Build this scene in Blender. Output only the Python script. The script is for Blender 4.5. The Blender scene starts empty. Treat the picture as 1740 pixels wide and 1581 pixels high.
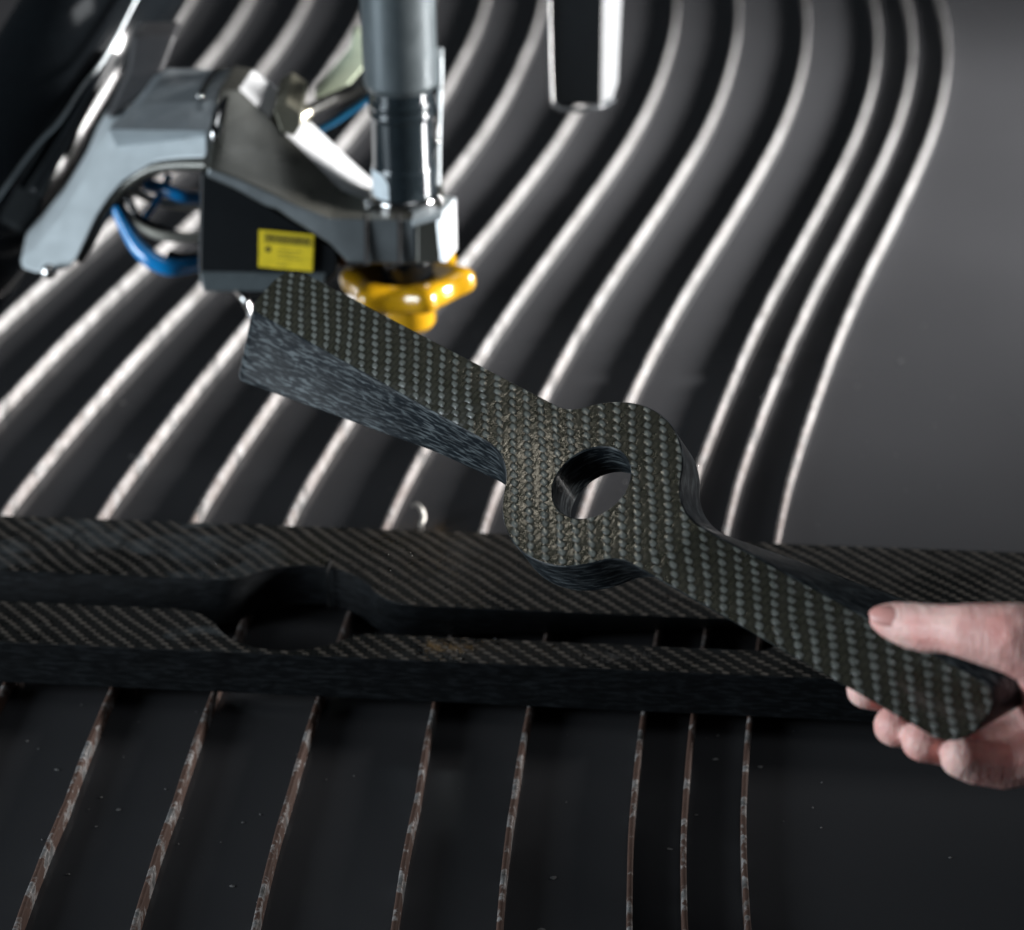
import bpy, bmesh, math, random
from mathutils import Vector, Matrix
import numpy as np
random.seed(7)
sc = bpy.context.scene
C = sc.collection
# ---------------------------------------------------------------- camera
F, CX, CY, HC = 4013.0, 870.0, 790.5, 0.6578
PITCH, ROLL = 0.48211, -0.0141
def c2w(p):
    c, s = math.cos(-ROLL), math.sin(-ROLL)
    x, y, z = p
    x, y = c*x - s*y, s*x + c*y
    return Vector((x, z*math.cos(PITCH) - y*math.sin(PITCH), -z*math.sin(PITCH) - y*math.cos(PITCH)))
def P(u, v, d):
    return c2w(((u-CX)/F*d, (v-CY)/F*d, d)) + Vector((0, 0, HC))
ex, ey, ez = c2w((1,0,0)), c2w((0,1,0)), c2w((0,0,1))
cam = bpy.data.objects.new('camera', bpy.data.cameras.new('camera')); C.objects.link(cam)
M = Matrix((ex, -ey, -ez)).transposed().to_4x4(); M.translation = (0, 0, HC)
cam.matrix_world = M
cam.data.sensor_width = 36; cam.data.lens = 36*F/1740
cam.data.clip_start = 0.02; cam.data.clip_end = 60
cam.data.dof.use_dof = True; cam.data.dof.focus_distance = 1.03
cam.data.dof.aperture_fstop = 7.1
sc.camera = cam
# ---------------------------------------------------------------- workshop light
w = bpy.data.worlds.new('World'); sc.world = w; w.use_nodes = True
w.node_tree.nodes['Background'].inputs[0].default_value = (0.75, 0.87, 1.0, 1)
w.node_tree.nodes['Background'].inputs[1].default_value = 0.022
def area(name, loc, target, size, power, col, spread=180, sy=None):
    l = bpy.data.lights.new(name, 'AREA'); l.energy = power; l.color = col
    l.shape = 'RECTANGLE'; l.size = size; l.size_y = sy or size; l.spread = math.radians(spread)
    o = bpy.data.objects.new(name, l); C.objects.link(o); o.location = loc
    o.rotation_euler = (Vector(target)-Vector(loc)).to_track_quat('-Z', 'Y').to_euler()
    return o
area('key_light', (1.90, 1.50, 0.50), (0.0, 1.78, 0.0), 0.5, 32, (1.0, 0.98, 0.965), 50, 0.30)  # unseen key from the right; spread narrowed to leave near slats dark
area('fill_light', (-1.5, 0.55, 0.42), (0.0, 1.2, 0.16), 0.7, 11, (0.84, 0.93, 1.0), 100)  # unseen cool fill, low on the left
area('overhead_light', (0.35, 1.25, 2.2), (0.1, 1.0, 0.1), 0.7, 2.6, (0.93, 0.97, 1.0), 120)
area('glare_light', (-0.36, 1.10, 0.645), (0.05, 0.86, 0.165), 0.05, 0.0065, (1.0, 0.92, 0.76), 60, 0.02)  # unseen small lamp added only for the warm glare on the hub
sc.view_settings.view_transform = 'Standard'; sc.view_settings.look = 'None'
sc.view_settings.exposure = 0; sc.view_settings.gamma = 1
# ---------------------------------------------------------------- node helpers
class NT:
    def __init__(s, name):
        s.m = bpy.data.materials.new(name); s.m.use_nodes = True; s.t = s.m.node_tree
        s.b = s.t.nodes['Principled BSDF']
    def n(s, typ, ins=None, **kw):
        nd = s.t.nodes.new(typ)
        for k, v in kw.items(): setattr(nd, k, v)
        for k, v in (ins or {}).items():
            if isinstance(v, bpy.types.NodeSocket): s.t.links.new(v, nd.inputs[k])
            else: nd.inputs[k].default_value = v
        return nd
    def math(s, op, a, b=0.0, c=None, clamp=False):
        d = {0: a, 1: b}
        if c is not None: d[2] = c
        return s.n('ShaderNodeMath', d, operation=op, use_clamp=clamp).outputs[0]
    def set(s, **kw):
        for k, v in kw.items():
            k = k.replace('_', ' ')
            if isinstance(v, bpy.types.NodeSocket): s.t.links.new(v, s.b.inputs[k])
            else: s.b.inputs[k].default_value = v
        return s
    def mix(s, f, a, b):
        nd = s.n('ShaderNodeMix', data_type='RGBA')
        for i, v in ((0, f), (6, a), (7, b)):
            if isinstance(v, bpy.types.NodeSocket): s.t.links.new(v, nd.inputs[i])
            else: nd.inputs[i].default_value = v if i == 0 else (*v, 1) if len(v) == 3 else v
        return nd.outputs[2]
    def ramp(s, f, stops):
        nd = s.n('ShaderNodeValToRGB', {0: f}); e = nd.color_ramp.elements
        while len(e) < len(stops): e.new(0.5)
        for q, (p, c) in zip(e, stops): q.position = p; q.color = (c, c, c, 1) if not isinstance(c, tuple) else (*c, 1)
        return nd.outputs[0]
    def noise(s, vec, scale, detail=3, rough=.5, dist=0.0):
        return s.n('ShaderNodeTexNoise', {'Vector': vec, 'Scale': scale, 'Detail': detail, 'Roughness': rough, 'Distortion': dist}).outputs[0]
    def bump(s, h, dist, strength=1.0, normal=None):
        d = {'Height': h, 'Distance': dist, 'Strength': strength}
        if normal is not None: d['Normal'] = normal
        return s.n('ShaderNodeBump', d).outputs[0]
    def obj(s): return s.n('ShaderNodeTexCoord').outputs['Object']
    def uv(s): return s.n('ShaderNodeTexCoord').outputs['UV']
    def geo(s): return s.n('ShaderNodeNewGeometry').outputs['Position']

def weave_mat(name, dark, light, wet=0.0, gloss=0.26, bumpd=0.00034):
    t = NT(name)
    co = t.obj()
    warp = t.n('ShaderNodeTexNoise', {'Vector': co, 'Scale': 28.0, 'Detail': 1.0}).outputs['Color']
    off = t.n('ShaderNodeVectorMath', {0: warp, 1: (.5, .5, .5)}, operation='SUBTRACT').outputs[0]
    off = t.n('ShaderNodeVectorMath', {0: off, 'Scale': 0.0045}, operation='SCALE').outputs[0]
    cw = t.n('ShaderNodeVectorMath', {0: co, 1: off}, operation='ADD').outputs[0]
    fine = t.n('ShaderNodeTexNoise', {'Vector': co, 'Scale': 330.0, 'Detail': 1.0}).outputs['Color']
    off = t.n('ShaderNodeVectorMath', {0: fine, 1: (.5, .5, .5)}, operation='SUBTRACT').outputs[0]
    off = t.n('ShaderNodeVectorMath', {0: off, 'Scale': 0.0006}, operation='SCALE').outputs[0]
    cw = t.n('ShaderNodeVectorMath', {0: cw, 1: off}, operation='ADD').outputs[0]
    sx = t.n('ShaderNodeSeparateXYZ', {0: cw}); x, y = sx.outputs[0], sx.outputs[1]
    s_ = t.math('MULTIPLY', t.math('SUBTRACT', x, y), 0.7071/1.27)
    q_ = t.math('MULTIPLY', t.math('ADD', x, y), 0.7071)
    a = 0.00245
    u = t.math('MULTIPLY', t.math('ADD', q_, s_), 0.7071/a)
    v = t.math('MULTIPLY', t.math('SUBTRACT', q_, s_), 0.7071/a)
    u = t.math('ADD', u, 400.0); v = t.math('ADD', v, 400.0)
    i = t.math('FLOOR', u); j = t.math('FLOOR', v)
    fu = t.math('SUBTRACT', u, i); fv = t.math('SUBTRACT', v, j)
    i = t.math('ADD', i, 400.0)
    # twill running along (+1,-1): k = (i + j) mod 4
    wl = t.math('MODULO', t.math('ADD', i, v), 4.0)
    ww = t.math('MODULO', t.math('ADD', t.math('ADD', u, 400.0), j), 4.0)
    wb = t.math('SUBTRACT', ww, 1.0)
    def arc(p): return t.math('SINE', t.math('MULTIPLY', p, math.pi))
    mA = t.math('LESS_THAN', wl, 2.0)
    hA = t.math('MULTIPLY', mA, t.math('MULTIPLY', t.math('POWER', t.math('MAXIMUM', arc(fu), 0.001), .5), arc(t.math('MULTIPLY', wl, .5))))
    w2 = t.math('SUBTRACT', ww, 1.0)
    mB0 = t.math('GREATER_THAN', w2, 0.0); w2b = t.math('SUBTRACT', ww, 2.0)
    mB = t.math('GREATER_THAN', w2b, 0.0)
    hB = t.math('MULTIPLY', mB, t.math('MULTIPLY', t.math('POWER', t.math('MAXIMUM', arc(fv), 0.001), .75), t.math('POWER', t.math('MAXIMUM', arc(t.math('MULTIPLY', w2b, .5)), 0.001), 1.2)))
    hA = t.math('MAXIMUM', hA, 0.0); hB = t.math('MAXIMUM', hB, 0.0)
    h = t.math('MAXIMUM', t.math('MULTIPLY', hA, 0.18), hB)
    # fibre streaks inside the tows
    st = t.n('ShaderNodeMapping', {0: co, 'Rotation': (0, 0, 0), 'Scale': (2600, 260, 1)}).outputs[0]
    strk = t.noise(st, 1.0, 2)
    mot = t.noise(co, 90.0, 3, .6)
    var = t.noise(co, 14.0, 2, .6)
    f = t.ramp(hB, [(0.12, 0.0), (0.66, 1.0)])
    f = t.math('MULTIPLY', f, t.ramp(mot, [(0.25, 0.45), (0.65, 1.0)]))
    base = t.mix(t.math('MULTIPLY', t.math('MULTIPLY', hA, strk), 0.55), dark, tuple(min(1, q*5.0) for q in dark))
    col = t.mix(f, base, light)  # fibre sheen of the weft floats put into the base colour
    # resin skin, uneven and wet in places
    rs = t.noise(co, 620.0, 3, .6, .6)
    rs2 = t.noise(co, 160.0, 3, .55)
    wetm = t.ramp(t.noise(co, 16.0, 3, .6), [(0.52, 0.0), (0.6, 1.0)])
    hh = t.math('ADD', h, t.math('MULTIPLY', rs, 0.35))
    hh = t.math('ADD', hh, t.math('MULTIPLY', rs2, 0.9))
    nb = t.bump(hh, bumpd, 1.0)
    ncoat = t.bump(t.math('ADD', t.math('MULTIPLY', h, .45), t.math('ADD', t.math('MULTIPLY', rs2, .9), t.math('MULTIPLY', rs, .18))), bumpd*0.7, 1.0)
    rough = t.ramp(rs2, [(0.3, gloss*0.8), (0.7, gloss*1.5)])
    if wet > 0:
        sheen = t.ramp(t.noise(t.n('ShaderNodeMapping', {0: co, 'Scale': (13, 26, 1), 'Rotation': (0, 0, .7)}).outputs[0], 1.0, 4, .62, .4), [(.53, 0.), (.60, 1.)])
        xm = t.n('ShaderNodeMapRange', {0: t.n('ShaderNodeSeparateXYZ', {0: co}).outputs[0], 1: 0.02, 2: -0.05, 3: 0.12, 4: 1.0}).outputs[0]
        sheen = t.math('MULTIPLY', sheen, xm)
        col = t.mix(t.math('MULTIPLY', t.math('MULTIPLY', sheen, t.ramp(mot, [(.35, .3), (.65, 1.)])), .5), col, (.045, .053, .058))  # wet-film reflection on the left painted as grey-blue colour
        col = t.mix(t.math('MULTIPLY', wetm, 0.12), col, tuple(q*.7 for q in dark))
        rough = t.mix(wetm, rough, (0.06,)*3)
    t.set(Base_Color=col, Roughness=rough, Normal=nb, Coat_Weight=0.12 if wet else 0.55, Coat_Roughness=0.10, Coat_Normal=ncoat)
    t.b.inputs['Specular IOR Level'].default_value = 0.12 if wet else 0.4
    return t.m

def cutwall_mat(name, base, hi, amount, rough, spec=.5):
    t = NT(name); uv = t.uv()
    m1 = t.n('ShaderNodeMapping', {0: uv, 'Scale': (110, 640, 1), 'Rotation': (0, 0, .04)}).outputs[0]
    n1 = t.noise(m1, 1.0, 2, .55, .5)
    m2 = t.n('ShaderNodeMapping', {0: uv, 'Scale': (60, 900, 1)}).outputs[0]
    n2 = t.noise(m2, 1.0, 2, .5)
    m3 = t.n('ShaderNodeMapping', {0: uv, 'Scale': (55, 130, 1)}).outputs[0]
    n3 = t.noise(m3, 1.0, 3, .6)
    f = t.math('MULTIPLY', t.ramp(n1, [(0.5, 0.0), (0.60, 1.0)]), t.ramp(n3, [(0.3, 0.25), (0.7, 1.0)]))
    f = t.math('MULTIPLY', f, amount)
    col = t.mix(f, t.mix(t.ramp(n3, [(.35, 0.), (.7, 1.)]), base, tuple(q*1.7 for q in base)), hi)
    t.set(Base_Color=col, Roughness=t.ramp(n1, [(0.3, rough*.8), (0.7, rough*1.3)]),
          Normal=t.bump(t.math('ADD', n1, t.math('MULTIPLY', n2, .8)), 0.0002, 0.7))
    t.b.inputs['Specular IOR Level'].default_value = spec
    return t.m

def metal(name, col, rough, metallic=1.0, scratch=0.3, coat=0.0):
    t = NT(name); co = t.obj()
    n1 = t.noise(co, 60.0, 4, .6); n2 = t.noise(t.n('ShaderNodeMapping', {0: co, 'Scale': (900, 60, 60)}).outputs[0], 1.0, 2)
    t.set(Base_Color=t.mix(n1, tuple(q*.8 for q in col), tuple(min(1, q*1.15) for q in col)), Metallic=metallic,
          Roughness=t.ramp(n1, [(.25, rough*.8), (.75, rough*1.3)]), Normal=t.bump(n2, 0.0001, scratch), Coat_Weight=coat)
    return t.m
def plain(name, col, rough, bumps=0.0, scale=200.0, coat=0.0, metallic=0.0, trans=0.0):
    t = NT(name); co = t.obj(); n1 = t.noise(co, scale, 3)
    t.set(Base_Color=t.mix(n1, tuple(q*.75 for q in col), tuple(min(1, q*1.2) for q in col)), Roughness=rough, Metallic=metallic,
          Coat_Weight=coat, Transmission_Weight=trans)
    if bumps: t.set(Normal=t.bump(n1, bumps, 1.0))
    return t.m
# ---------------------------------------------------------------- object helpers
def link(name, me, mats=(), parent=None, smooth=False):
    for m in (mats if isinstance(mats, (list, tuple)) else [mats]): me.materials.append(m)
    if smooth:
        for p in me.polygons: p.use_smooth = True
    o = bpy.data.objects.new(name, me); C.objects.link(o)
    if parent is not None: o.parent = parent
    return o
def tag(o, label, cat, group=None, kind=None):
    o['label'] = label; o['category'] = cat
    if group: o['group'] = group
    if kind: o['kind'] = kind
    return o
def mesh(name, v, f):
    me = bpy.data.meshes.new(name); me.from_pydata([tuple(q) for q in v], [], f); me.update(); return me
def fix(me):
    bm = bmesh.new(); bm.from_mesh(me); bmesh.ops.recalc_face_normals(bm, faces=bm.faces); bm.to_mesh(me); bm.free(); return me
def bevel(o, wdt, seg=2, ang=30):
    m = o.modifiers.new('bevel', 'BEVEL'); m.width = wdt; m.segments = seg; m.limit_method = 'ANGLE'; m.angle_limit = math.radians(ang)
    for p in o.data.polygons: p.use_smooth = True
    n = o.modifiers.new('wn', 'WEIGHTED_NORMAL'); n.keep_sharp = True
    return o
def prism(name, pts, back, mat, parent, bev=0.0015):
    """pts: world points of the front face, back: world vector (or list) to the rear face"""
    n = len(pts); bk = [p + (back[k] if isinstance(back, list) else back) for k, p in enumerate(pts)]
    f = [tuple(range(n)), tuple(reversed(range(n, 2*n)))] + [(k, n+k, n+(k+1) % n, (k+1) % n) for k in range(n)]
    o = link(name, fix(mesh(name, list(pts)+bk, f)), mat, parent)
    if bev: bevel(o, bev)
    return o
def smooth_path(pts, n=8):
    out = []
    for k in range(len(pts)-1):
        p0, p1, p2, p3 = pts[max(k-1, 0)], pts[k], pts[k+1], pts[min(k+2, len(pts)-1)]
        for s in range(n):
            t = s/n
            out.append(0.5*((2*p1)+(-p0+p2)*t+(2*p0-5*p1+4*p2-p3)*t*t+(-p0+3*p1-3*p2+p3)*t**3))
    out.append(pts[-1]); return out
def tube_mesh(name, pts, r, seg=14):
    rs = r if isinstance(r, (list, tuple)) else [r]*len(pts)
    v, f = [], []; up = Vector((.13, .21, 1)).normalized()
    for k, p in enumerate(pts):
        d = (pts[min(k+1, len(pts)-1)]-pts[max(k-1, 0)]).normalized()
        a = d.cross(up); a = a.normalized() if a.length > .05 else d.cross(Vector((1, 0, 0))).normalized(); b = d.cross(a)
        for s in range(seg):
            t = 2*math.pi*s/seg; v.append(p+(a*math.cos(t)+b*math.sin(t))*rs[k])
    for k in range(len(pts)-1):
        for s in range(seg):
            f.append((k*seg+s, k*seg+(s+1) % seg, (k+1)*seg+(s+1) % seg, (k+1)*seg+s))
    f.append(tuple(reversed(range(seg)))); f.append(tuple(range((len(pts)-1)*seg, len(pts)*seg)))
    return fix(mesh(name, v, f))
def tube(name, pts, r, mat, parent=None, n=8, seg=14):
    sp = smooth_path(pts, n)
    if isinstance(r, (list, tuple)):
        r = [float(np.interp(k/n, range(len(r)), r)) for k in range(len(sp))]
    return link(name, tube_mesh(name, sp, r, seg), mat, parent, True)
def lathe(name, axis_xy, prof, mat, parent, seg=48, sharp=True):
    v, f = [], []; n = len(prof)
    for r, z in prof:
        for s in range(seg):
            t = 2*math.pi*s/seg; v.append((axis_xy[0]+r*math.cos(t), axis_xy[1]+r*math.sin(t), z))
    for k in range(n-1):
        for s in range(seg): f.append((k*seg+s, k*seg+(s+1) % seg, (k+1)*seg+(s+1) % seg, (k+1)*seg+s))
    f.append(tuple(reversed(range(seg)))); f.append(tuple(range((n-1)*seg, n*seg)))
    o = link(name, fix(mesh(name, v, f)), mat, parent)
    bevel(o, 0.0008, 2, 25)
    return o
# ---------------------------------------------------------------- water in the tank
t = NT('water_murky'); g = t.geo()
n1 = t.noise(g, 2.2, 3, .5); n2 = t.noise(g, 260.0, 2)
t.set(Base_Color=t.mix(t.ramp(n1, [(.35, 0.), (.65, 1.)]), (0.027, 0.0275, 0.0295), (0.034, 0.0345, 0.037)), Roughness=t.ramp(n1, [(.3, .10), (.7, .17)]),
      Normal=t.bump(t.noise(g, 9.0, 2), 0.002, 0.25), IOR=1.33)
WATER = t.m
v = [(-3, -0.5, 0), (3, -0.5, 0), (3, 6, 0), (-3, 6, 0)]
wt = link('water', mesh('water', v, [(0, 1, 2, 3)]), WATER); wt.location.z = .0055; tag(wt, 'dark still water filling the cutting tank between the slats', 'water', kind='structure')
# ---------------------------------------------------------------- slats
t = NT('slat_steel'); g = t.geo()
n1 = t.noise(g, 70.0, 4, .65); n2 = t.noise(g, 330.0, 3)
yy = t.n('ShaderNodeSeparateXYZ', {0: g}).outputs[1]
rustf = t.math('MULTIPLY', t.ramp(n1, [(.40, 0.), (.50, 1.)]), t.n('ShaderNodeMapRange', {0: yy, 1: 1.0, 2: 1.5, 3: 1.0, 4: 0.12}).outputs[0])
col = t.mix(rustf, t.mix(t.ramp(t.noise(g, 120.0, 4, .7), [(.35, 0.), (.6, 1.)]), (0.24, 0.23, 0.22), (0.56, 0.56, 0.56)), t.mix(n2, (0.032, 0.016, 0.011), (0.075, 0.036, 0.023)))
t.set(Base_Color=col, Metallic=t.math('SUBTRACT', 0.85, t.math('MULTIPLY', rustf, .8)), Roughness=t.ramp(n2, [(.3, .24), (.7, .40)]),
      Normal=t.bump(t.math('ADD', n1, n2), 0.0006, .8))
t.t.links.new(t.math('ADD', .30, t.math('MULTIPLY', rustf, .4)), t.b.inputs['Roughness'])
SLAT = t.m
BY = [.40, .55, .65, .75, .85, .9, .95, 1.0, 1.1, 1.2, 1.3, 1.4, 1.5, 1.6, 1.7, 1.8, 1.9, 2.0, 2.1, 2.2, 2.3, 2.5, 2.7, 3.0]
BX = [.078, .086, .091, .096, .1005, .105, .112, .120, .138, .158, .184, .212, .243, .277, .310, .341, .367, .388, .402, .411, .415, .412, .400, .37]
ysm = np.arange(0.40, 3.001, 0.005)
bx = np.interp(ysm, BY, BX); kk = np.hanning(33); kk /= kk.sum()
bx = np.convolve(np.pad(bx, 16, mode='reflect', reflect_type='odd'), kk, 'valid')
OFF = {12: (0, 0, 0), 11: (-.027, -.030, -.031), 10: (-.051, -.056, -.062), 9: (-.107, -.115, -.126), 8: (-.152, -.169, -.189), 7: (-.212, -.224, -.247),
       6: (-.264, -.281, -.306), 5: (-.315, -.335, -.374), 4: (-.370, -.390, -.428), 3: (-.425, -.447, -.482), 2: (-.480, -.503, -.540), 1: (-.535, -.558, -.600),
       0: (-.590, -.614, -.655), -1: (-.645, -.670, -.712)}
LAB = {12: 'rightmost wavy steel slat, bordering the wide open water on the right',
       11: 'middle slat of the three close-set slats on the right',
       10: 'left slat of the three close-set slats on the right',
       9: 'wavy steel slat seen through the round hole of the held part',
       8: 'wavy steel slat whose lower half emerges just left of the held part\'s ring',
       7: 'wavy steel slat next to the small hook shape, right of the hanging block',
       6: 'wavy steel slat whose upper end rises behind the hanging black block',
       5: 'wavy steel slat heavily beaded with droplets below the held part',
       4: 'wavy steel slat crossing behind the lower end of the nozzle tube',
       3: 'wavy steel slat passing behind the black cover box of the cutting head',
       2: 'wavy steel slat passing under the blue hose loop of the cutting head',
       1: 'wavy steel slat beside the lower tip of the curved grey arm',
       0: 'wavy steel slat behind the curved grey arm, second from the left edge',
       -1: 'wavy steel slat behind the black tube in the upper left corner'}
def base_x(k, y):
    o = OFF[k]; return float(np.interp(y, ysm, bx)) + float(np.interp(y, [0.9, 1.2, 2.0], o))
def slat(k):
    rng = np.random.RandomState(50+k)
    hj = np.convolve(rng.randn(len(ysm)), np.ones(3)/3, 'same')*0.00022
    xj = np.convolve(rng.randn(len(ysm)), np.ones(25)/25, 'same')*0.0005
    v, f = [], []; n = 9; T = 0.00132
    for q, y in enumerate(ysm):
        x = base_x(k, y)+xj[q]; zt = 0.0138+hj[q]
        if k >= 9 and abs(y-(1.352 + (12-k)*.004)) < 0.006: zt -= 0.0011
        # local normal
        dx = (base_x(k, y+.004)-base_x(k, y-.004))/.008; nl = math.hypot(1, dx); nx, ny = 1/nl, -dx/nl
        for (s, z) in ((-1, -.03), (-1, zt-.0012), (-.82, zt-.0005), (-.45, zt-.0001), (0, zt), (.45, zt-.0001), (.82, zt-.0005), (1, zt-.0012), (1, -.03)):
            v.append((x+nx*T*s, y+ny*T*s, z))
    for q in range(len(ysm)-1):
        for s in range(n-1): f.append((q*n+s, q*n+s+1, (q+1)*n+s+1, (q+1)*n+s))
    o = link('support_slat', fix(mesh('support_slat', v, f)), SLAT, None, True)
    return tag(o, LAB[k], 'slat', 'curved steel slats of the cutting table')
for k in range(12, -2, -1): slat(k)
# ---------------------------------------------------------------- carbon shapes
def fillet(wv, R, r, side, upper):
    """fillet between line y=wv and the circle; returns points from line to circle (side=+1 right)"""
    cx = math.sqrt((R+r)**2-(wv+r)**2); cy = wv+r
    a0 = -math.pi/2; a1 = math.atan2(-cy, -cx)   # for side=+1
    pts = [(cx+r*math.cos(a0+(a1-a0)*t/11), cy+r*math.sin(a0+(a1-a0)*t/11)) for t in range(12)]
    return [(side*x, y) for x, y in pts]
def blade_outline(Ll, Lr, R=.0417):
    yu_r, yu_l, yl_r, yl_l = .0060, .0232, .0222, .0070    # distances from the centre line
    def corner(cx, cy, r, a0, a1, n=7): return [(cx+r*math.cos(a0+(a1-a0)*k/n), cy+r*math.sin(a0+(a1-a0)*k/n)) for k in range(n+1)]
    H = math.pi/2
    o = []
    o += corner(Lr-.010, yu_r-.010, .010, 0, H)
    fr = fillet(yu_r, R, .030, 1, True); o += fr
    fl = fillet(yu_l, R, .020, -1, True)
    a0 = math.atan2(fr[-1][1], fr[-1][0]); a1 = math.atan2(fl[-1][1], fl[-1][0])
    o += [(R*math.cos(a0+(a1-a0)*k/30), R*math.sin(a0+(a1-a0)*k/30)) for k in range(1, 30)]
    o += fl[::-1]
    o += corner(-Ll+.013, yu_l-.013, .013, H, 2*H)
    o += corner(-Ll+.007, -yl_l+.007, .007, 2*H, 3*H)
    fl2 = [(x, -y) for x, y in fillet(yl_l, R, .030, -1, False)]; o += fl2
    fr2 = [(x, -y) for x, y in fillet(yl_r, R, .020, 1, False)]
    a0 = math.atan2(fl2[-1][1], fl2[-1][0]); a1 = math.atan2(fr2[-1][1], fr2[-1][0])
    o += [(R*math.cos(a0+(a1-a0)*k/30), R*math.sin(a0+(a1-a0)*k/30)) for k in range(1, 30)]
    o += fr2[::-1]
    o += corner(Lr-.012, -yl_r+.012, .012, 3*H, 4*H)
    # subdivide long edges
    r = []
    for k in range(len(o)):
        a, b = Vector(o[k]), Vector(o[(k+1) % len(o)]); n = max(1, int((b-a).length/.006))
        for q in range(n): r.append(a+(b-a)*q/n)
    return r
def offs(loop, d):
    n = len(loop); out = []
    for k in range(n):
        e = (loop[(k+1) % n]-loop[k-1]); e = e.normalized(); out.append(loop[k]+Vector((-e.y, e.x))*d)   # CCW loop: inward
    return out
TH = 0.137
def rot2(p, a): return Vector((p.x*math.cos(a)-p.y*math.sin(a), p.x*math.sin(a)+p.y*math.cos(a)))
def layered(loop, T, twist, inward, adj=None):
    """rings from front (z=0) to back (z=-T), chamfered at both rims"""
    c = 0.0005; zs = [0, c] + [T*k/8 for k in range(1, 8)] + [T-c, T]
    rings = []
    for q, z in enumerate(zs):
        L = offs(loop, inward*c) if q in (0, len(zs)-1) else loop
        rr = []
        for p in L:
            f = z/T; back = rot2(p, TH) if twist else p
            if adj and twist: back = back+adj(p)
            pt = p*(1-f)+back*f; rr.append(Vector((pt.x, pt.y, -z)))
        rings.append(rr)
    return rings
def carbon_solid(name, outer_rings, inner_list, mats):
    bm = bmesh.new(); uvl = bm.loops.layers.uv.new('UVMap')
    front_edges, back_edges = [], []
    for rings in [outer_rings]+inner_list:
        V = [[bm.verts.new(p) for p in r] for r in rings]; n = len(V[0])
        per = [0.0]
        for k in range(n): per.append(per[-1]+(rings[1][(k+1) % n]-rings[1][k]).length)
        dep = [0.0]
        for q in range(len(V)-1): dep.append(dep[-1]+(rings[q+1][0]-rings[q][0]).length)
        for q in range(len(V)-1):
            for k in range(n):
                k2 = (k+1) % n
                fc = bm.faces.new((V[q][k], V[q][k2], V[q+1][k2], V[q+1][k])); fc.material_index = 1; fc.smooth = True
                for lp, (a, b) in zip(fc.loops, ((k, q), (k+1, q), (k+1, q+1), (k, q+1))): lp[uvl].uv = (per[a], dep[b])
        front_edges += [bm.edges.get((V[0][k], V[0][(k+1) % n])) for k in range(n)]
        back_edges += [bm.edges.get((V[-1][k], V[-1][(k+1) % n])) for k in range(n)]
    for es in (front_edges, back_edges):
        r = bmesh.ops.triangle_fill(bm, use_beauty=True, use_dissolve=False, edges=es)
        for g in r['geom']:
            if isinstance(g, bmesh.types.BMFace): g.material_index = 0; g.smooth = False
    bmesh.ops.recalc_face_normals(bm, faces=bm.faces)
    me = bpy.data.meshes.new(name); bm.to_mesh(me); bm.free()
    me.set_sharp_from_angle(angle=math.radians(35))
    return link(name, me, mats)
HELD = weave_mat('carbon_twill_held', (0.0125, 0.0122, 0.0085), (0.110, 0.118, 0.108))
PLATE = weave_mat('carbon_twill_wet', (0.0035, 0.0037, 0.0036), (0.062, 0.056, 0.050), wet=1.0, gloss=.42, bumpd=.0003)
WALLH = cutwall_mat('cut_wall_layers', (0.0055, 0.0075, 0.0095), (0.088, 0.102, 0.108), 1.0, .36, .14)
_b = WALLH.node_tree.nodes['Principled BSDF']; _b.inputs['Coat Weight'].default_value = .12; _b.inputs['Coat Roughness'].default_value = .07
WALLP = cutwall_mat('cut_wall_shaded', (0.0026, 0.0031, 0.0036), (0.010, 0.012, 0.014), .8, .5, .12)  # darker copy; shade on the plate's cut walls put into the colour
Rm = np.array([[0.653, -0.629, 0.422], [0.368, 0.75, 0.55], [-0.662, -0.204, 0.721]])
rv = np.array([-0.44386, 0.63808, 0.58702]); th = np.linalg.norm(rv); k_ = rv/th
K = np.array([[0, -k_[2], k_[1]], [k_[2], 0, -k_[0]], [-k_[1], k_[0], 0]]); Rm = np.eye(3)+np.sin(th)*K+(1-np.cos(th))*K@K
def adjh(p):
    s = max(0.0, min(1.0, (-p.x-.05)/.05)); return Vector((0, .0035*s))
loopH = blade_outline(.243, .2170)
ringsH = layered(loopH, .0201, True, 1, adjh)
circ = [Vector((.01799*math.cos(2*math.pi*k/72), .01799*math.sin(2*math.pi*k/72))) for k in range(72)]
holeH = layered(circ, .0201, False, -1)
held = carbon_solid('carbon_part', ringsH, [holeH], [HELD, WALLH])
Mh = Matrix((c2w(Rm[:, 0]), c2w(-Rm[:, 1]), c2w(-Rm[:, 2]))).transposed().to_4x4()
Mh.translation = c2w((0.03348, 0.0073, 1.00015))+Vector((0, 0, HC)); held.matrix_world = Mh
tag(held, 'carbon fibre two-armed blade with a round hub hole, held up in the hand', 'carbon part')
# plate
PT = .0238
slotL = blade_outline(.245, .245)
outer = [Vector(q) for q in []]
A, B, Cc, D = (-.245, .0675), (.60, .0675), (.60, -.0605), (-.245, -.0605)
yaw = -.11139; pc = Vector((-.11143, 1.03267))
def to_loc(wx, wy):
    d = Vector((wx, wy))-pc; return rot2(d, -yaw)
farL, farR = to_loc(-.2488, 1.131), to_loc(.2383, 1.0809); nearL, nearR = to_loc(-.2271, .9991), to_loc(.1565, .9575)
def ext(a, b, x): return Vector((x, a.y+(b.y-a.y)*(x-a.x)/(b.x-a.x)))
X0, X1 = -.42, .62
cs = [ext(nearL, nearR, X0), ext(nearL, nearR, X1), ext(farL, farR, X1), ext(farL, farR, X0)]
rect = []
for k in range(4):
    a, b = cs[k], cs[(k+1) % 4]; n = max(1, int((b-a).length/.01))
    for q in range(n): rect.append(a+(b-a)*q/n)
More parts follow.
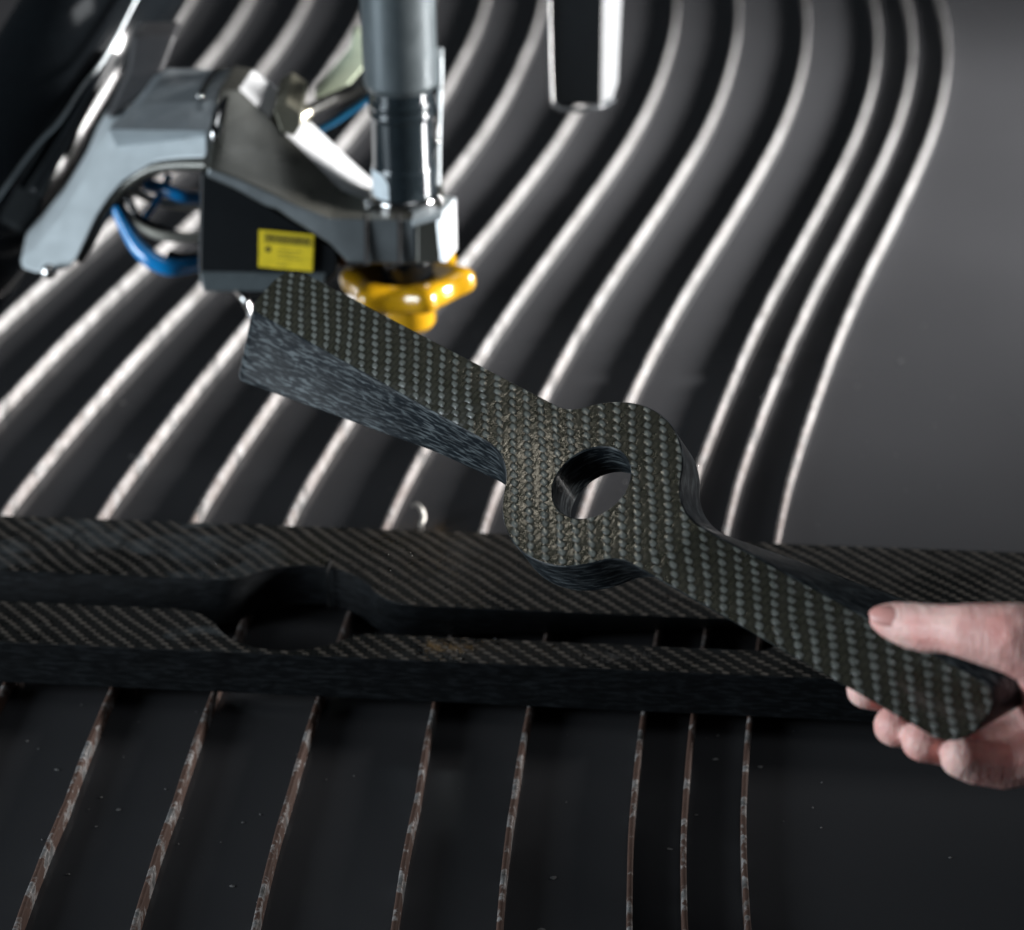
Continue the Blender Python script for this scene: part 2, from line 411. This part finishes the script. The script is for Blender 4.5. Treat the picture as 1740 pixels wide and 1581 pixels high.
plate = carbon_solid('carbon_plate', layered(rect, PT, False, 1), [layered(slotL, PT, True, -1)], [PLATE, WALLP])
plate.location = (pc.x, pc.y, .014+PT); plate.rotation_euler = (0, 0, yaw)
tag(plate, 'thick wet carbon fibre plate with a blade shaped cutout lying across the slats', 'carbon plate')
# dark saw kerf at the cutout rim where the jet pierced
kf = link('pierce_kerf', fix(mesh('pierce_kerf', [(0,0,0)], [])), plain('kerf_black', (.003,.003,.003), .6), plate)
p0 = plate.matrix_world
bpy.context.view_layer.update()
Mi = plate.matrix_world.inverted()
def on_plate(u, v, z=.014+PT):
    d = P(u, v, 1)-Vector((0, 0, HC)); return Vector((0, 0, HC))+d*((z-HC)/d.z)
ka = Mi@on_plate(556, 970); kb = Mi@on_plate(563, 953); kc = Mi@on_plate(552, 971, .0165)
kf.data = tube_mesh('pierce_kerf', [ka+Vector((0,0,-.022)), ka+Vector((0,0,.0001)), kb+Vector((0,0,-.0002))], [.0006, .0006, .0008], 8); kf.data.materials.append(plain('kerf_dark', (.003,.003,.003), .6))
# ---------------------------------------------------------------- droplets, specks, hook
t = NT('water_drop'); t.set(Base_Color=(1, 1, 1, 1), Roughness=0.02, IOR=1.33, Transmission_Weight=1.0); DROP = t.m
def dome(bm, p, r, h, axis=None):
    n = 8; vs = []
    top = bm.verts.new(p+Vector((0, 0, h)))
    rings = []
    for a in (.45, .8, 1.0):
        rings.append([bm.verts.new(p+Vector((r*a*math.cos(2*math.pi*k/n), r*a*math.sin(2*math.pi*k/n), h*math.sqrt(max(0, 1-a*a))-.0001))) for k in range(n)])
    for k in range(n):
        bm.faces.new((top, rings[0][k], rings[0][(k+1) % n])).smooth = True
        for q in range(2): bm.faces.new((rings[q][k], rings[q+1][k], rings[q+1][(k+1) % n], rings[q][(k+1) % n])).smooth = True
    bm.faces.new(rings[2][::-1])
from mathutils.geometry import intersect_point_line
def inside(poly, p):
    c = False; n = len(poly)
    for k in range(n):
        a, b = poly[k], poly[(k+1) % n]
        if (a.y > p.y) != (b.y > p.y) and p.x < (b.x-a.x)*(p.y-a.y)/(b.y-a.y)+a.x: c = not c
    return c
bm = bmesh.new(); zt = .0001
for k in range(700):
    x = random.uniform(-.2, .35)
    if random.random() < .55: x = random.gauss(.04, .05) if random.random() < .6 else random.gauss(-.14, .03)
    y = random.uniform(-.058, .064); p = Vector((x, y))
    if not inside(rect, p) or inside(slotL, p) or not inside(rect, p+Vector((0, .003))) or not inside(rect, p-Vector((0, .003))): continue
    r = random.choice((.0003, .0004, .0005, .0008)); dome(bm, Vector((x, y, zt)), r, r*1.0)
me = bpy.data.meshes.new('droplet'); bm.to_mesh(me); bm.free()
dp = link('droplet', me, DROP); dp.matrix_world = plate.matrix_world.copy(); tag(dp, 'tiny clear water droplets scattered over the wet carbon plate', 'droplets', kind='stuff')
t = NT('bead_water'); t.set(Base_Color=(.75, .75, .74, 1), Roughness=0.05, Metallic=.9); BEAD = t.m
bm = bmesh.new()
for k, n in ((5, 60), (4, 14), (3, 14), (6, 14), (7, 10), (8, 8), (9, 14), (10, 16), (11, 16), (12, 16), (2, 8)):
    for q in range(n):
        y = random.uniform(1.14, 1.5) if k in (4, 5, 6, 7) else random.uniform(1.15, 1.95)
        if k == 5 and random.random() < .7: y = random.uniform(1.16, 1.32)
        s = random.choice((-1, -.3, .4, 1)); x = base_x(k, y)+.0017*s; r = random.uniform(.0005, .0011)
        z = .0136 if abs(s) < .5 else random.uniform(.008, .013)
        mm = Matrix.Translation((x, y, z)); bmesh.ops.create_icosphere(bm, subdivisions=2, radius=r, matrix=mm)
for f in bm.faces: f.smooth = True
me = bpy.data.meshes.new('water_bead'); bm.to_mesh(me); bm.free()
tag(link('water_bead', me, DROP), 'glinting water beads clinging to the tops and sides of the slats', 'water beads', kind='stuff')
# floating specks
SPK = plain('speck_scum', (.10, .10, .10), .5)
bm = bmesh.new()
for k in range(120):
    x, y = random.uniform(-.25, .3), random.uniform(.78, 1.05) if k % 3 else random.uniform(1.1, 1.6)
    r = random.choice((.0003, .0004, .0004, .0005, .0007, .0013)); n = 7
    vs = [bm.verts.new((x+r*random.uniform(.5, 1.2)*math.cos(6.283*q/n)*1.4, y+r*random.uniform(.5, 1.2)*math.sin(6.283*q/n), .0058)) for q in range(n)]
    tp = bm.verts.new((x, y, .0063))
    for q in range(n): bm.faces.new((vs[q], vs[(q+1) % n], tp))
me = bpy.data.meshes.new('floating_speck'); bm.to_mesh(me); bm.free()
tag(link('floating_speck', me, SPK), 'pale scum specks floating on the dark water between the slats', 'specks', kind='stuff')
STEEL = metal('steel_satin', (.5, .5, .49), .25)
def at(u, v, z): return on_plate(u, v, z)
hb = at(716, 905, .004); hk = [hb+Vector((0, 0, -.01)), hb+Vector((0, 0, .004)), P(720, 880, (hb-Vector((0,0,HC))).dot(ez)), P(716, 866, (hb-Vector((0,0,HC))).dot(ez)), P(707, 857, (hb-Vector((0,0,HC))).dot(ez)), P(700, 861, (hb-Vector((0,0,HC))).dot(ez))]
tag(tube('hook_shape', hk, [.0013, .0013, .0013, .0013, .0011, .0011], metal('hook_dull', (.30,.29,.27), .4)), 'small thin bent hook shape standing behind the far edge of the carbon plate', 'hook')  # thin tube bent into a hook, left unidentified
# ---------------------------------------------------------------- cutting head
ALU = metal('cast_aluminium', (.42, .465, .485), .45, .15)
ALUL = metal('aluminium_lit', (.52, .53, .54), .4, .2)  # brighter copy of the aluminium, painted on facets turned to the light
ALUD = metal('aluminium_shaded', (.075, .075, .066), .30, .4)  # darker copy of the aluminium, shade painted into the colour
BOOMF = metal('boom_satin', (.16, .18, .19), .34, .5)
POLISH = metal('polished_steel', (.38, .38, .38), .12)
BLACKP = plain('black_plastic', (.0045, .006, .0075), .42)
BLACKP.node_tree.nodes['Principled BSDF'].inputs['Specular IOR Level'].default_value = .25
BLACKG = plain('black_gloss', (.004, .005, .006), .16, coat=.1)
BLACKG.node_tree.nodes['Principled BSDF'].inputs['Specular IOR Level'].default_value = .3
CHARC = plain('charcoal_trim', (.06, .075, .082), .45)
YEL = plain('yellow_plastic', (.42, .225, .005), .22, coat=.5)
YSTK = plain('yellow_sticker', (.78, .62, .02), .35)
INK = plain('sticker_ink', (.06, .05, .01), .5)
BLUE = plain('blue_hose', (.004, .20, .52), .25, coat=.4)
GREYH = plain('grey_tube', (.42, .41, .36), .35)
BRAID = plain('braided_hose', (.03, .03, .028), .35, .0008, 700, metallic=.4)
WHITE = plain('white_sticker', (.55, .62, .66), .4)
root = bpy.data.objects.new('cutting_head', None); C.objects.link(root)
tag(root, 'silver and black waterjet cutting head with yellow guard above the slats', 'cutting head')
def poly(pts, d): return [P(u, v, d) for u, v in pts]
# curved left arm
arm = [(185,219),(228,220),(300,221),(354,224),(354,270),(305,272),(267,277),(242,290),(211,310),(186,338),(166,368),(151,399),(132,440),(118,457),(98,464),(60,466),(36,458),(34,440),(60,420),(98,372),(141,305),(161,257)]
prism('curved_arm', [P(u, v, 1.358+max(0, 354-u)*.00022+max(0, 300-v)*.00022-max(0, v-300)*.00008) for u, v in arm], Vector((-.006, .055, -.002)), ALU, root, .003)
tube('pivot_bolt', [P(84, 462, 1.40), P(84, 462, 1.385)], .0045, STEEL, root)
# lower lip of the arm: a rounded dark edge
lip = [(356,281),(305,281),(262,287),(232,303),(200,330),(172,370),(150,412),(131,442)]
tube('arm_lip', [P(u, v, 1.366+max(0, 354-u)*.00022-max(0, v-300)*.00008) for u, v in lip], .0038, ALUD, root)
# elbow housing: lofted shell of facets
rows = [[(185,220,1.362),(228,221,1.361),(318,222,1.36),(355,224,1.36),(362,222,1.365),(380,262,1.375)],
        [(212,190,1.378),(240,178,1.376),(328,172,1.374),(362,172,1.375),(388,170,1.38),(430,230,1.39)],
        [(242,158,1.395),(262,146,1.393),(340,143,1.392),(372,148,1.392),(404,152,1.395),(458,203,1.405)],
        [(262,130,1.42),(285,117,1.42),(372,118,1.42),(398,120,1.42),(430,119,1.42),(472,157,1.425)],
        [(262,150,1.47),(285,130,1.47),(372,126,1.47),(398,126,1.47),(440,126,1.47),(480,160,1.47)],
        [(220,300,1.48),(250,300,1.48),(320,290,1.48),(356,290,1.48),(400,290,1.48),(470,300,1.48)]]
def loft(name, rows, mat, bev=.0012, caps=True, mats2=None):
    v = [P(*p) for r in rows for p in r]; n = len(rows[0]); f = []
    for a in range(len(rows)):
        b = (a+1) % len(rows)
        for k in range(n-1): f.append((a*n+k, a*n+k+1, b*n+k+1, b*n+k))
    if caps: f.append(tuple(a*n for a in range(len(rows)))); f.append(tuple(a*n+n-1 for a in reversed(range(len(rows)))))
    bm = bmesh.new(); bm.from_mesh(mesh(name, v, f)); bmesh.ops.triangulate(bm, faces=[q for q in bm.faces if len(q.verts) > 4]); bmesh.ops.recalc_face_normals(bm, faces=bm.faces)
    me = bpy.data.meshes.new(name); bm.to_mesh(me); bm.free()
    o = link(name, me, mat, root)
    if bev: bevel(o, bev, 2, 20)
    return o
loft('elbow_housing', rows, metal('housing_metal', (.26, .29, .31), .34, .5), 0)
# boom
sta = [((350,300),(352,287),(372,150),(395,112)), ((400,322),(400,303),(406,151),(430,118)), ((450,350),(470,334),(459,201),(474,156)),
       ((470,356),(492,345),(484,228),(503,192)), ((490,370),(510,352),(504,246),(532,212)), ((560,414),(560,371),(582,323),(606,282)), ((592,447),(600,372),(622,340),(648,318)), ((640,449),(640,373),(660,346),(690,322)), ((708,449),(708,374),(716,347),(735,330))]
dd = (1.355, 1.352, 1.375, 1.41)
rows = [[(*s[q], dd[q]) for s in sta] for q in range(4)]
rows.append([(*s[3], 1.46) for s in sta]); rows.append([(s[0][0], s[0][1]-10, 1.44) for s in sta])
boom = loft('boom', rows, ALUD, .0018)
boom.data.materials.append(BOOMF); boom.data.materials.append(ALUL)
n = len(sta)
# facet materials by face; lit and shaded tones put into the colour
bm = bmesh.new(); bm.from_mesh(boom.data); bm.verts.ensure_lookup_table()
for fc in bm.faces:
    ids = sorted(v.index//n for v in fc.verts)
    if len(fc.verts) == 4 and ids == [0, 0, 1, 1]: fc.material_index = 1
    if len(fc.verts) == 4 and ids == [2, 2, 3, 3]:
        st_ = min(v.index % n for v in fc.verts); fc.material_index = 0 if st_ in (0, 2) else 2
bm.to_mesh(boom.data); bm.free()
# clamp block at the nozzle
prism('clamp_block', poly([(708,374),(750,362),(757,447),(708,449)], 1.353), Vector((0, .05, 0)), ALUD, root, .0012)
prism('clamp_side', [P(750,368,1.351), P(775,338,1.385), P(777,424,1.385), P(758,448,1.351)], Vector((-.006, .004, 0)), ALUL, root, .0008)
prism('clamp_top', [P(700,376,1.35), P(752,361,1.35), P(775,336,1.385), P(735,328,1.40), P(690,340,1.385)], Vector((0, .0, -.004)), ALU, root, .0006)
for u in (621, 677):
    prism('clamp_slot', poly([(u-3,366),(u+3,366),(u+4,452),(u-2,452)], 1.3505), Vector((0, .003, 0)), plain('slot_black', (.004,.004,.004), .6), root, .0003)
prism('pale_guard', poly([(531,166),(592,96),(600,60),(650,60),(630,103),(587,153),(545,176)], 1.46), Vector((0, .02, 0)), plain('pale_green_plastic', (.50, .56, .42), .4), root, .002)
prism('fitting_block', poly([(464,186),(486,174),(512,192),(512,214),(500,232),(478,226)], 1.372), Vector((0, .05, .002)), metal('dull_bronze', (.16, .155, .12), .4, .5), root, .001)
tube('edge_glint', [P(*q) for q in [(364,242,1.345),(366,222,1.345),(374,190,1.352),(386,166,1.362)]], [.0016, .0034, .0034, .0012], POLISH, root)  # both housing glints built as added bright tubes
tube('edge_glint', [P(*q) for q in [(339,166,1.365),(352,140,1.38),(366,122,1.40),(382,115,1.41)]], .0018, POLISH, root)
# black cover box with label
cov = prism('cover_box', poly([(340,290),(356,292),(432,336),(531,397),(574,424),(574,464),(545,495),(345,495),(336,455)], 1.362), Vector((.0, .07, .0)), BLACKP, root, .002)
prism('cover_trim', poly([(337,463),(556,466),(545,497),(345,497)], 1.3605), Vector((0, .02, 0)), CHARC, root, .0015)
lab = [P(u, v, 1.3585) for u, v in [(440,391),(534,400),(531,462),(439,454)]]
lb = prism('warning_label', lab, Vector((0, .0006, 0)), YSTK, cov, .0)
def onlab(a, b, lift=.0004):
    A_, B_, C_, D_ = lab; return (A_*(1-a)+B_*a)*(1-b)+(D_*(1-a)+C_*a)*b - ez*lift
def strip(name, a0, b0, a1, b1, mat, par, lift=.0004):
    q = [onlab(a0, b0, lift), onlab(a1, b0, lift), onlab(a1, b1, lift), onlab(a0, b1, lift)]
    return link(name, mesh(name, q, [(0, 3, 2, 1)]), mat, par)
strip('label_border', .02, .02, .98, .98, plain('sticker_yellow_inner', (.72, .56, .03), .35), cov, .0002)
strip('label_band', .09, .07, .93, .33, plain('band_olive', (.34, .27, .02), .4), cov)
# lettering
def text(name, s, a, b, hgt, mat, par, lift=.0006):
    cu = bpy.data.curves.new(name, 'FONT'); cu.body = s; cu.size = 1; cu.align_x = 'LEFT'
    to = bpy.data.objects.new(name, cu); C.objects.link(to); bpy.context.view_layer.update()
    me = bpy.data.meshes.new_from_object(to.evaluated_get(bpy.context.evaluated_depsgraph_get())); bpy.data.objects.remove(to)
    W = (lab[1]-lab[0]).length; Hh = (lab[3]-lab[0]).length
    for vv in me.vertices:
        p = onlab(a+vv.co.x*hgt*Hh/W, b-vv.co.y*hgt, lift); vv.co = p
    return link(name, me, mat, par)
text('label_text', 'WARNING', .13, .29, .27, INK, cov)
for b_, a1 in ((.48, .8), (.58, .72), (.68, .78), (.86, .5)):
    strip('label_line', .34, b_, a1, b_+.03, plain('ink_soft', (.30, .24, .02), .5), cov)
ct = onlab(.17, .5, .0005); bm = bmesh.new(); 
vs = [bm.verts.new(ct+ex*.0017*math.cos(6.283*k/20)-ey*.0017*math.sin(6.283*k/20)) for k in range(20)]; bm.faces.new(vs)
me = bpy.data.meshes.new('label_symbol'); bm.to_mesh(me); bm.free(); link('label_symbol', me, INK, cov)
# nozzle tube on a vertical axis
ax = P(692, 460, 1.40); axy = (ax.x, ax.y)
def zat(v, dy=0):
    """height on the axis that shows at image row v"""
    lo, hi = -.2, 1.2
    for _ in range(40):
        m_ = (lo+hi)/2; q = Vector((axy[0], axy[1]+dy, m_-HC)); vv = CY+F*q.dot(ey)/q.dot(ez)
        if vv > v: lo = m_
        else: hi = m_
    return m_
z1, z2, z3, z4 = zat(365, -.016), zat(157, -.02), zat(180, -.02), zat(-60)
lathe('nozzle_tube', axy, [(.0185, z1), (.0185, zat(300,-.018)), (.0176, zat(296,-.018)), (.0176, zat(215,-.018)), (.0190, zat(212,-.018)), (.0190, zat(204,-.018)), (.0180, zat(202,-.018)), (.0180, zat(196,-.018)), (.0190, zat(194,-.018)), (.0190, zat(186,-.018)), (.0175, zat(184,-.018)), (.0175, z2)], plain('tube_dark', (.018, .026, .031), .20, coat=.4, metallic=.3), root)
lathe('upper_cylinder', axy, [(.0185, zat(170,-.02)), (.0212, zat(158,-.02)), (.0212, zat(-20,-.02)), (.0205, z4)], metal('cylinder_grey', (.075, .092, .10), .42, .3), root)
lathe('tube_base', axy, [(.0205, zat(372,-.02)), (.0205, zat(352,-.02)), (.019, zat(347,-.02))], POLISH, root)
lathe('nozzle_collar', axy, [(.0135, zat(500,-.012)), (.0160, zat(470,-.012)), (.0160, zat(448,-.012))], BLACKG, root)
# sticker on the tube
bm = bmesh.new(); zs0, zs1 = zat(345,-.019), zat(300,-.019); rr = .0188; g_ = []
for k in range(9):
    a = math.radians(192+k*6.5); top = zs1 if k < 6 else zs1-(k-5)**2*.0007
    g_.append((bm.verts.new((axy[0]+rr*math.cos(a), axy[1]+rr*math.sin(a), zs0)), bm.verts.new((axy[0]+rr*math.cos(a), axy[1]+rr*math.sin(a), top))))
for k in range(8): bm.faces.new((g_[k][0], g_[k+1][0], g_[k+1][1], g_[k][1]))
me = bpy.data.meshes.new('tube_sticker'); bm.to_mesh(me); bm.free(); link('tube_sticker', me, WHITE, root)
# small cable loop on the tube, side bolt block
tube('cable_loop', [P(u, v, d) for u, v, d in [(737,168,1.375),(742,205,1.372),(738,250,1.370),(726,285,1.372),(706,300,1.378),(697,278,1.380),(706,240,1.378),(722,225,1.376),(733,240,1.374)]], .0016, BLACKG, root)
prism('side_block', poly([(722,100),(752,98),(752,150),(722,152)], 1.378), Vector((0, .02, 0)), ALU, root, .001)
tube('side_rod', [P(748,150,1.395), P(745,250,1.395), P(744,350,1.395)], .0013, ALU, root)
for (u, v, d) in [(727,171,1.378),(734,178,1.38),(728,229,1.376),(742,240,1.386),(743,335,1.376),(748,342,1.374),(753,366,1.362),(655,162,1.376),(641,170,1.38),(625,345,1.37),(627,352,1.368)]:
    bm = bmesh.new(); bmesh.ops.create_icosphere(bm, subdivisions=2, radius=.0022, matrix=Matrix.Translation(P(u, v, d)))
    for f in bm.faces: f.smooth = True
    me = bpy.data.meshes.new('bolt_head'); bm.to_mesh(me); bm.free(); link('bolt_head', me, POLISH, root)
# yellow five lobed guard
seg = 120; zc = zat(482); tilt = Matrix.Rotation(math.radians(-3), 4, 'Y')
def lob(t_): 
    c = math.cos(6*(t_-math.radians(-10))); return .0362+.0042*c+.0008*math.cos(12*(t_-math.radians(-10)))
prof = [(.40, .0050), (.62, .0075), (.80, .0088), (.92, .0078), (.98, .0050), (1.0, .001), (.985, -.0030), (.93, -.0052), (.82, -.0066), (.6, -.0074), (.40, -.0076)]
v, f = [], []
for (a, z) in prof:
    for s in range(seg):
        tt = 2*math.pi*s/seg; r = lob(tt)*a if a > .45 else .0155
        wob = .0010*math.cos(6*(tt-math.radians(-10))) if a > .6 else 0
        v.append((r*math.cos(tt), r*math.sin(tt), z+wob))
for k in range(len(prof)-1):
    for s in range(seg): f.append((k*seg+s, k*seg+(s+1) % seg, (k+1)*seg+(s+1) % seg, (k+1)*seg+s))
f.append(tuple(range(seg))); f.append(tuple(range((len(prof)-1)*seg, len(prof)*seg)))
kn = link('yellow_guard', fix(mesh('yellow_guard', v, f)), YEL, root, True); kn.matrix_world = Matrix.Translation((axy[0], axy[1], zc))@tilt
lathe('guard_hub', (0, 0), [(.006, -.028), (.0128, -.0275), (.0145, -.025), (.016, -.006)], YEL, kn).name = 'guard_hub'
prism('orange_fitting', poly([(571,428),(582,424),(588,452),(574,456)], 1.372), Vector((0, .015, 0)), plain('copper_brown', (.22,.08,.03), .3, metallic=.5), root, .001)
# hoses
tube('braided_hose', [P(*q) for q in [(505,198,1.41),(545,178,1.42),(590,158,1.425),(640,130,1.42),(668,115,1.41)]], .0040, BRAID, root)
tube('blue_tube', [P(*q) for q in [(538,222,1.43),(565,208,1.43),(600,185,1.43),(640,158,1.43)]], .0024, plain('blue_dark', (.003,.07,.15), .3), root)
tube('hose_fitting', [P(*q) for q in [(487,213,1.402),(503,200,1.407),(520,190,1.412)]], [.0068, .0075, .006], metal('brass_dull', (.40, .38, .30), .25), root)
tube('hose_connector', [P(*q) for q in [(625,150,1.41),(650,133,1.405),(662,128,1.40)]], [.006, .0085, .007], BLACKG, root)
tube('blue_hose', [P(*q) for q in [(196,352,1.40),(214,388,1.398),(236,422,1.395),(262,444,1.393),(294,455,1.395),(345,448,1.41)]], [.003, .0042, .0052, .0056, .0054, .004], BLUE, root)
tube('blue_hose', [P(*q) for q in [(250,316,1.42),(280,322,1.415),(310,334,1.415),(345,338,1.43)]], .0040, BLUE, root)
tube('blue_hose', [P(*q) for q in [(287,296,1.42),(280,315,1.42),(262,348,1.41),(246,370,1.408)]], .0022, BLUE, root)
tube('grey_tube', [P(*q) for q in [(196,335,1.41),(212,362,1.405),(240,388,1.40),(282,402,1.40),(345,404,1.41)]], .0030, GREYH, root)
tube('grey_tube', [P(*q) for q in [(222,322,1.43),(250,336,1.43),(290,348,1.43),(345,352,1.44)]], .0026, GREYH, root)
tube('black_tube', [P(*q) for q in [(205,320,1.40),(222,345,1.40),(238,372,1.40),(290,395,1.42),(345,412,1.43)]], .0022, BLACKG, root)
tube('black_tube', [P(*q) for q in [(285,440,1.41),(312,446,1.41),(350,442,1.42)]], .0055, BLACKP, root)
tube('spray_pin', [P(*q) for q in [(405,492,1.385),(416,508,1.38),(424,528,1.38),(430,548,1.38)]], [.003, .0026, .0016, .0010], POLISH, root)
# the tube along the upper left corner
tr = bpy.data.objects.new('machine_cover', None); C.objects.link(tr)
tag(tr, 'glossy black sloping machine tube in the upper left corner beside the curved arm', 'machine tube')
bw = link('bellows', tube_mesh('bellows', [P(-110,470,1.47), P(20,265,1.49), P(110,110,1.51), P(215,-60,1.53)], .045, 40), BLACKG, tr, True)
tube('steel_rod', [P(*q) for q in [(-60,420,1.42),(50,262,1.435),(100,208,1.44),(138,152,1.45),(182,92,1.465),(240,-20,1.48)]], .0012, metal('rod_dull', (.25,.27,.28), .4), tr)
tube('cover_edge', [P(*q) for q in [(60,330,1.44),(105,250,1.45),(160,150,1.465),(190,90,1.475)]], .004, BLACKP, tr)
prism('rear_bracket', poly([(225,60),(300,60),(278,118),(262,146),(232,168),(196,200),(176,205),(215,120)], 1.43), Vector((0, .03, 0)), plain('bracket_dark', (.03,.03,.032), .45), tr, .003)
# black block hanging at the top
kr = bpy.data.objects.new('hanging_block', None); C.objects.link(kr)
tag(kr, 'black square block with a clear frosted side hanging in at the top edge', 'hanging block')
prism('block_body', poly([(928,-60),(1026,-60),(1022,178),(942,180),(934,160)], 1.50), Vector((.004, .03, .002)), BLACKP, kr, .0015)
prism('clear_side', [P(1024,-60,1.503), P(1060,-60,1.53), P(1050,140,1.53), P(1040,172,1.525), P(1020,181,1.503)], Vector((-.001, .004, 0)), plain('frosted_clear', (.10,.105,.11), .7, .002, 260), kr, .0008)
tube('clear_rim', [P(*q) for q in [(931,-60,1.497),(936,150,1.497),(944,182,1.497),(970,188,1.497),(1020,182,1.50),(1042,170,1.52)]], .0014, plain('rim_clear', (.06,.065,.07), .25), kr)
# ---------------------------------------------------------------- hand
t = NT('skin'); co = t.obj()
n1 = t.noise(co, 55.0, 4, .6); n2 = t.noise(co, 420.0, 3, .6); n3 = t.n('ShaderNodeTexVoronoi', {'Vector': co, 'Scale': 900.0}).outputs[0]
t.set(Base_Color=t.mix(t.ramp(n1, [(.35, 0.), (.68, 1.)]), (0.84, 0.39, 0.35), (0.93, 0.63, 0.57)), Roughness=t.ramp(n2, [(.3, .38), (.7, .55)]),
      Subsurface_Weight=0.35, Subsurface_Scale=0.004, Normal=t.bump(t.math('ADD', t.math('ADD', n2, t.math('MULTIPLY', n3, .5)), t.math('MULTIPLY', t.noise(t.n('ShaderNodeMapping', {0: co, 'Scale': (520, 90, 110)}).outputs[0], 1.0, 3, .6), 1.6)), .00042, .9))
t.b.inputs['Subsurface Radius'].default_value = (1.0, .35, .2)
SKIN = t.m
def chain_mesh(bm, pts):
    pts = [(Vector(P(u, v, d)), r*d/F) for u, v, d, r in pts]
    for k in range(len(pts)-1):
        (a, ra), (b, rb) = pts[k], pts[k+1]; n = max(2, int((b-a).length/.0016))
        for q in range(n+1):
            s = q/n; bmesh.ops.create_icosphere(bm, subdivisions=2, radius=ra+(rb-ra)*s, matrix=Matrix.Translation(a.lerp(b, s)))
bm = bmesh.new()
chain_mesh(bm, [(1503,1052,.874,27),(1518,1056,.871,34),(1545,1063,.867,41),(1575,1068,.862,43),(1612,1069,.856,43),(1650,1074,.850,50),(1720,1085,.845,62),(1800,1110,.848,80)])
chain_mesh(bm, [(1471,1172,.906,34),(1505,1176,.912,36),(1580,1195,.925,38),(1680,1180,.915,44),(1790,1160,.90,60)])
chain_mesh(bm, [(1520,1234,.893,37),(1545,1236,.897,38),(1620,1250,.905,40),(1700,1235,.90,46),(1800,1200,.89,62)])
chain_mesh(bm, [(1568,1259,.882,38),(1592,1262,.885,38),(1660,1275,.89,41),(1730,1265,.89,48),(1810,1230,.885,62)])
chain_mesh(bm, [(1634,1287,.872,38),(1655,1295,.874,39),(1710,1300,.878,43),(1790,1275,.880,56)])
chain_mesh(bm, [(1800,1110,.862,80),(1820,1190,.88,95),(1950,1170,.86,105),(2200,1130,.83,110)])
me = bpy.data.meshes.new('hand'); bm.to_mesh(me); bm.free()
ho = link('hand', me)
rm = ho.modifiers.new('remesh', 'REMESH'); rm.mode = 'VOXEL'; rm.voxel_size = .0008; rm.use_smooth_shade = True
sm = ho.modifiers.new('smooth', 'SMOOTH'); sm.factor = .5; sm.iterations = 8
bpy.context.view_layer.update()
me2 = bpy.data.meshes.new_from_object(ho.evaluated_get(bpy.context.evaluated_depsgraph_get()))
ho.modifiers.clear(); ho.data = me2; me2.materials.clear(); me2.materials.append(SKIN)
for p in me2.polygons: p.use_smooth = True
tag(ho, 'bare hand gripping the lower right arm of the carbon blade, thumb on top', 'hand')
# thumb nail: a curved plate on the thumb
bm = bmesh.new(); N1, N2 = 14, 10
cn = P(1507, 1045, .8648)
along = (P(1560, 1054, .860)-P(1490, 1044, .868)).normalized(); nrm = (-ez*.86 - ey*.42).normalized(); acr = nrm.cross(along).normalized(); nrm = along.cross(acr)
gr = []
for a in range(N1):
    for b in range(N2):
        s, q = a/(N1-1)*2-1, b/(N2-1)*2-1
        ww = math.sqrt(max(0, 1-(abs(s)**2.6)))*.0040
        gr.append(bm.verts.new(cn+along*(s*.0068)+acr*(q*ww)+nrm*(.0009-.0016*q*q*(ww/.0036)**2-.0009*s*s)))
for a in range(N1-1):
    for b in range(N2-1): 
        f = bm.faces.new((gr[a*N2+b], gr[a*N2+b+1], gr[(a+1)*N2+b+1], gr[(a+1)*N2+b])); f.smooth = True
me = bpy.data.meshes.new('thumb_nail'); bm.to_mesh(me); bm.free()
nl = link('thumb_nail', fix(me), plain('nail', (.74, .36, .32), .34), ho)
sd = nl.modifiers.new('s', 'SOLIDIFY'); sd.thickness = .0006; sd.offset = 0
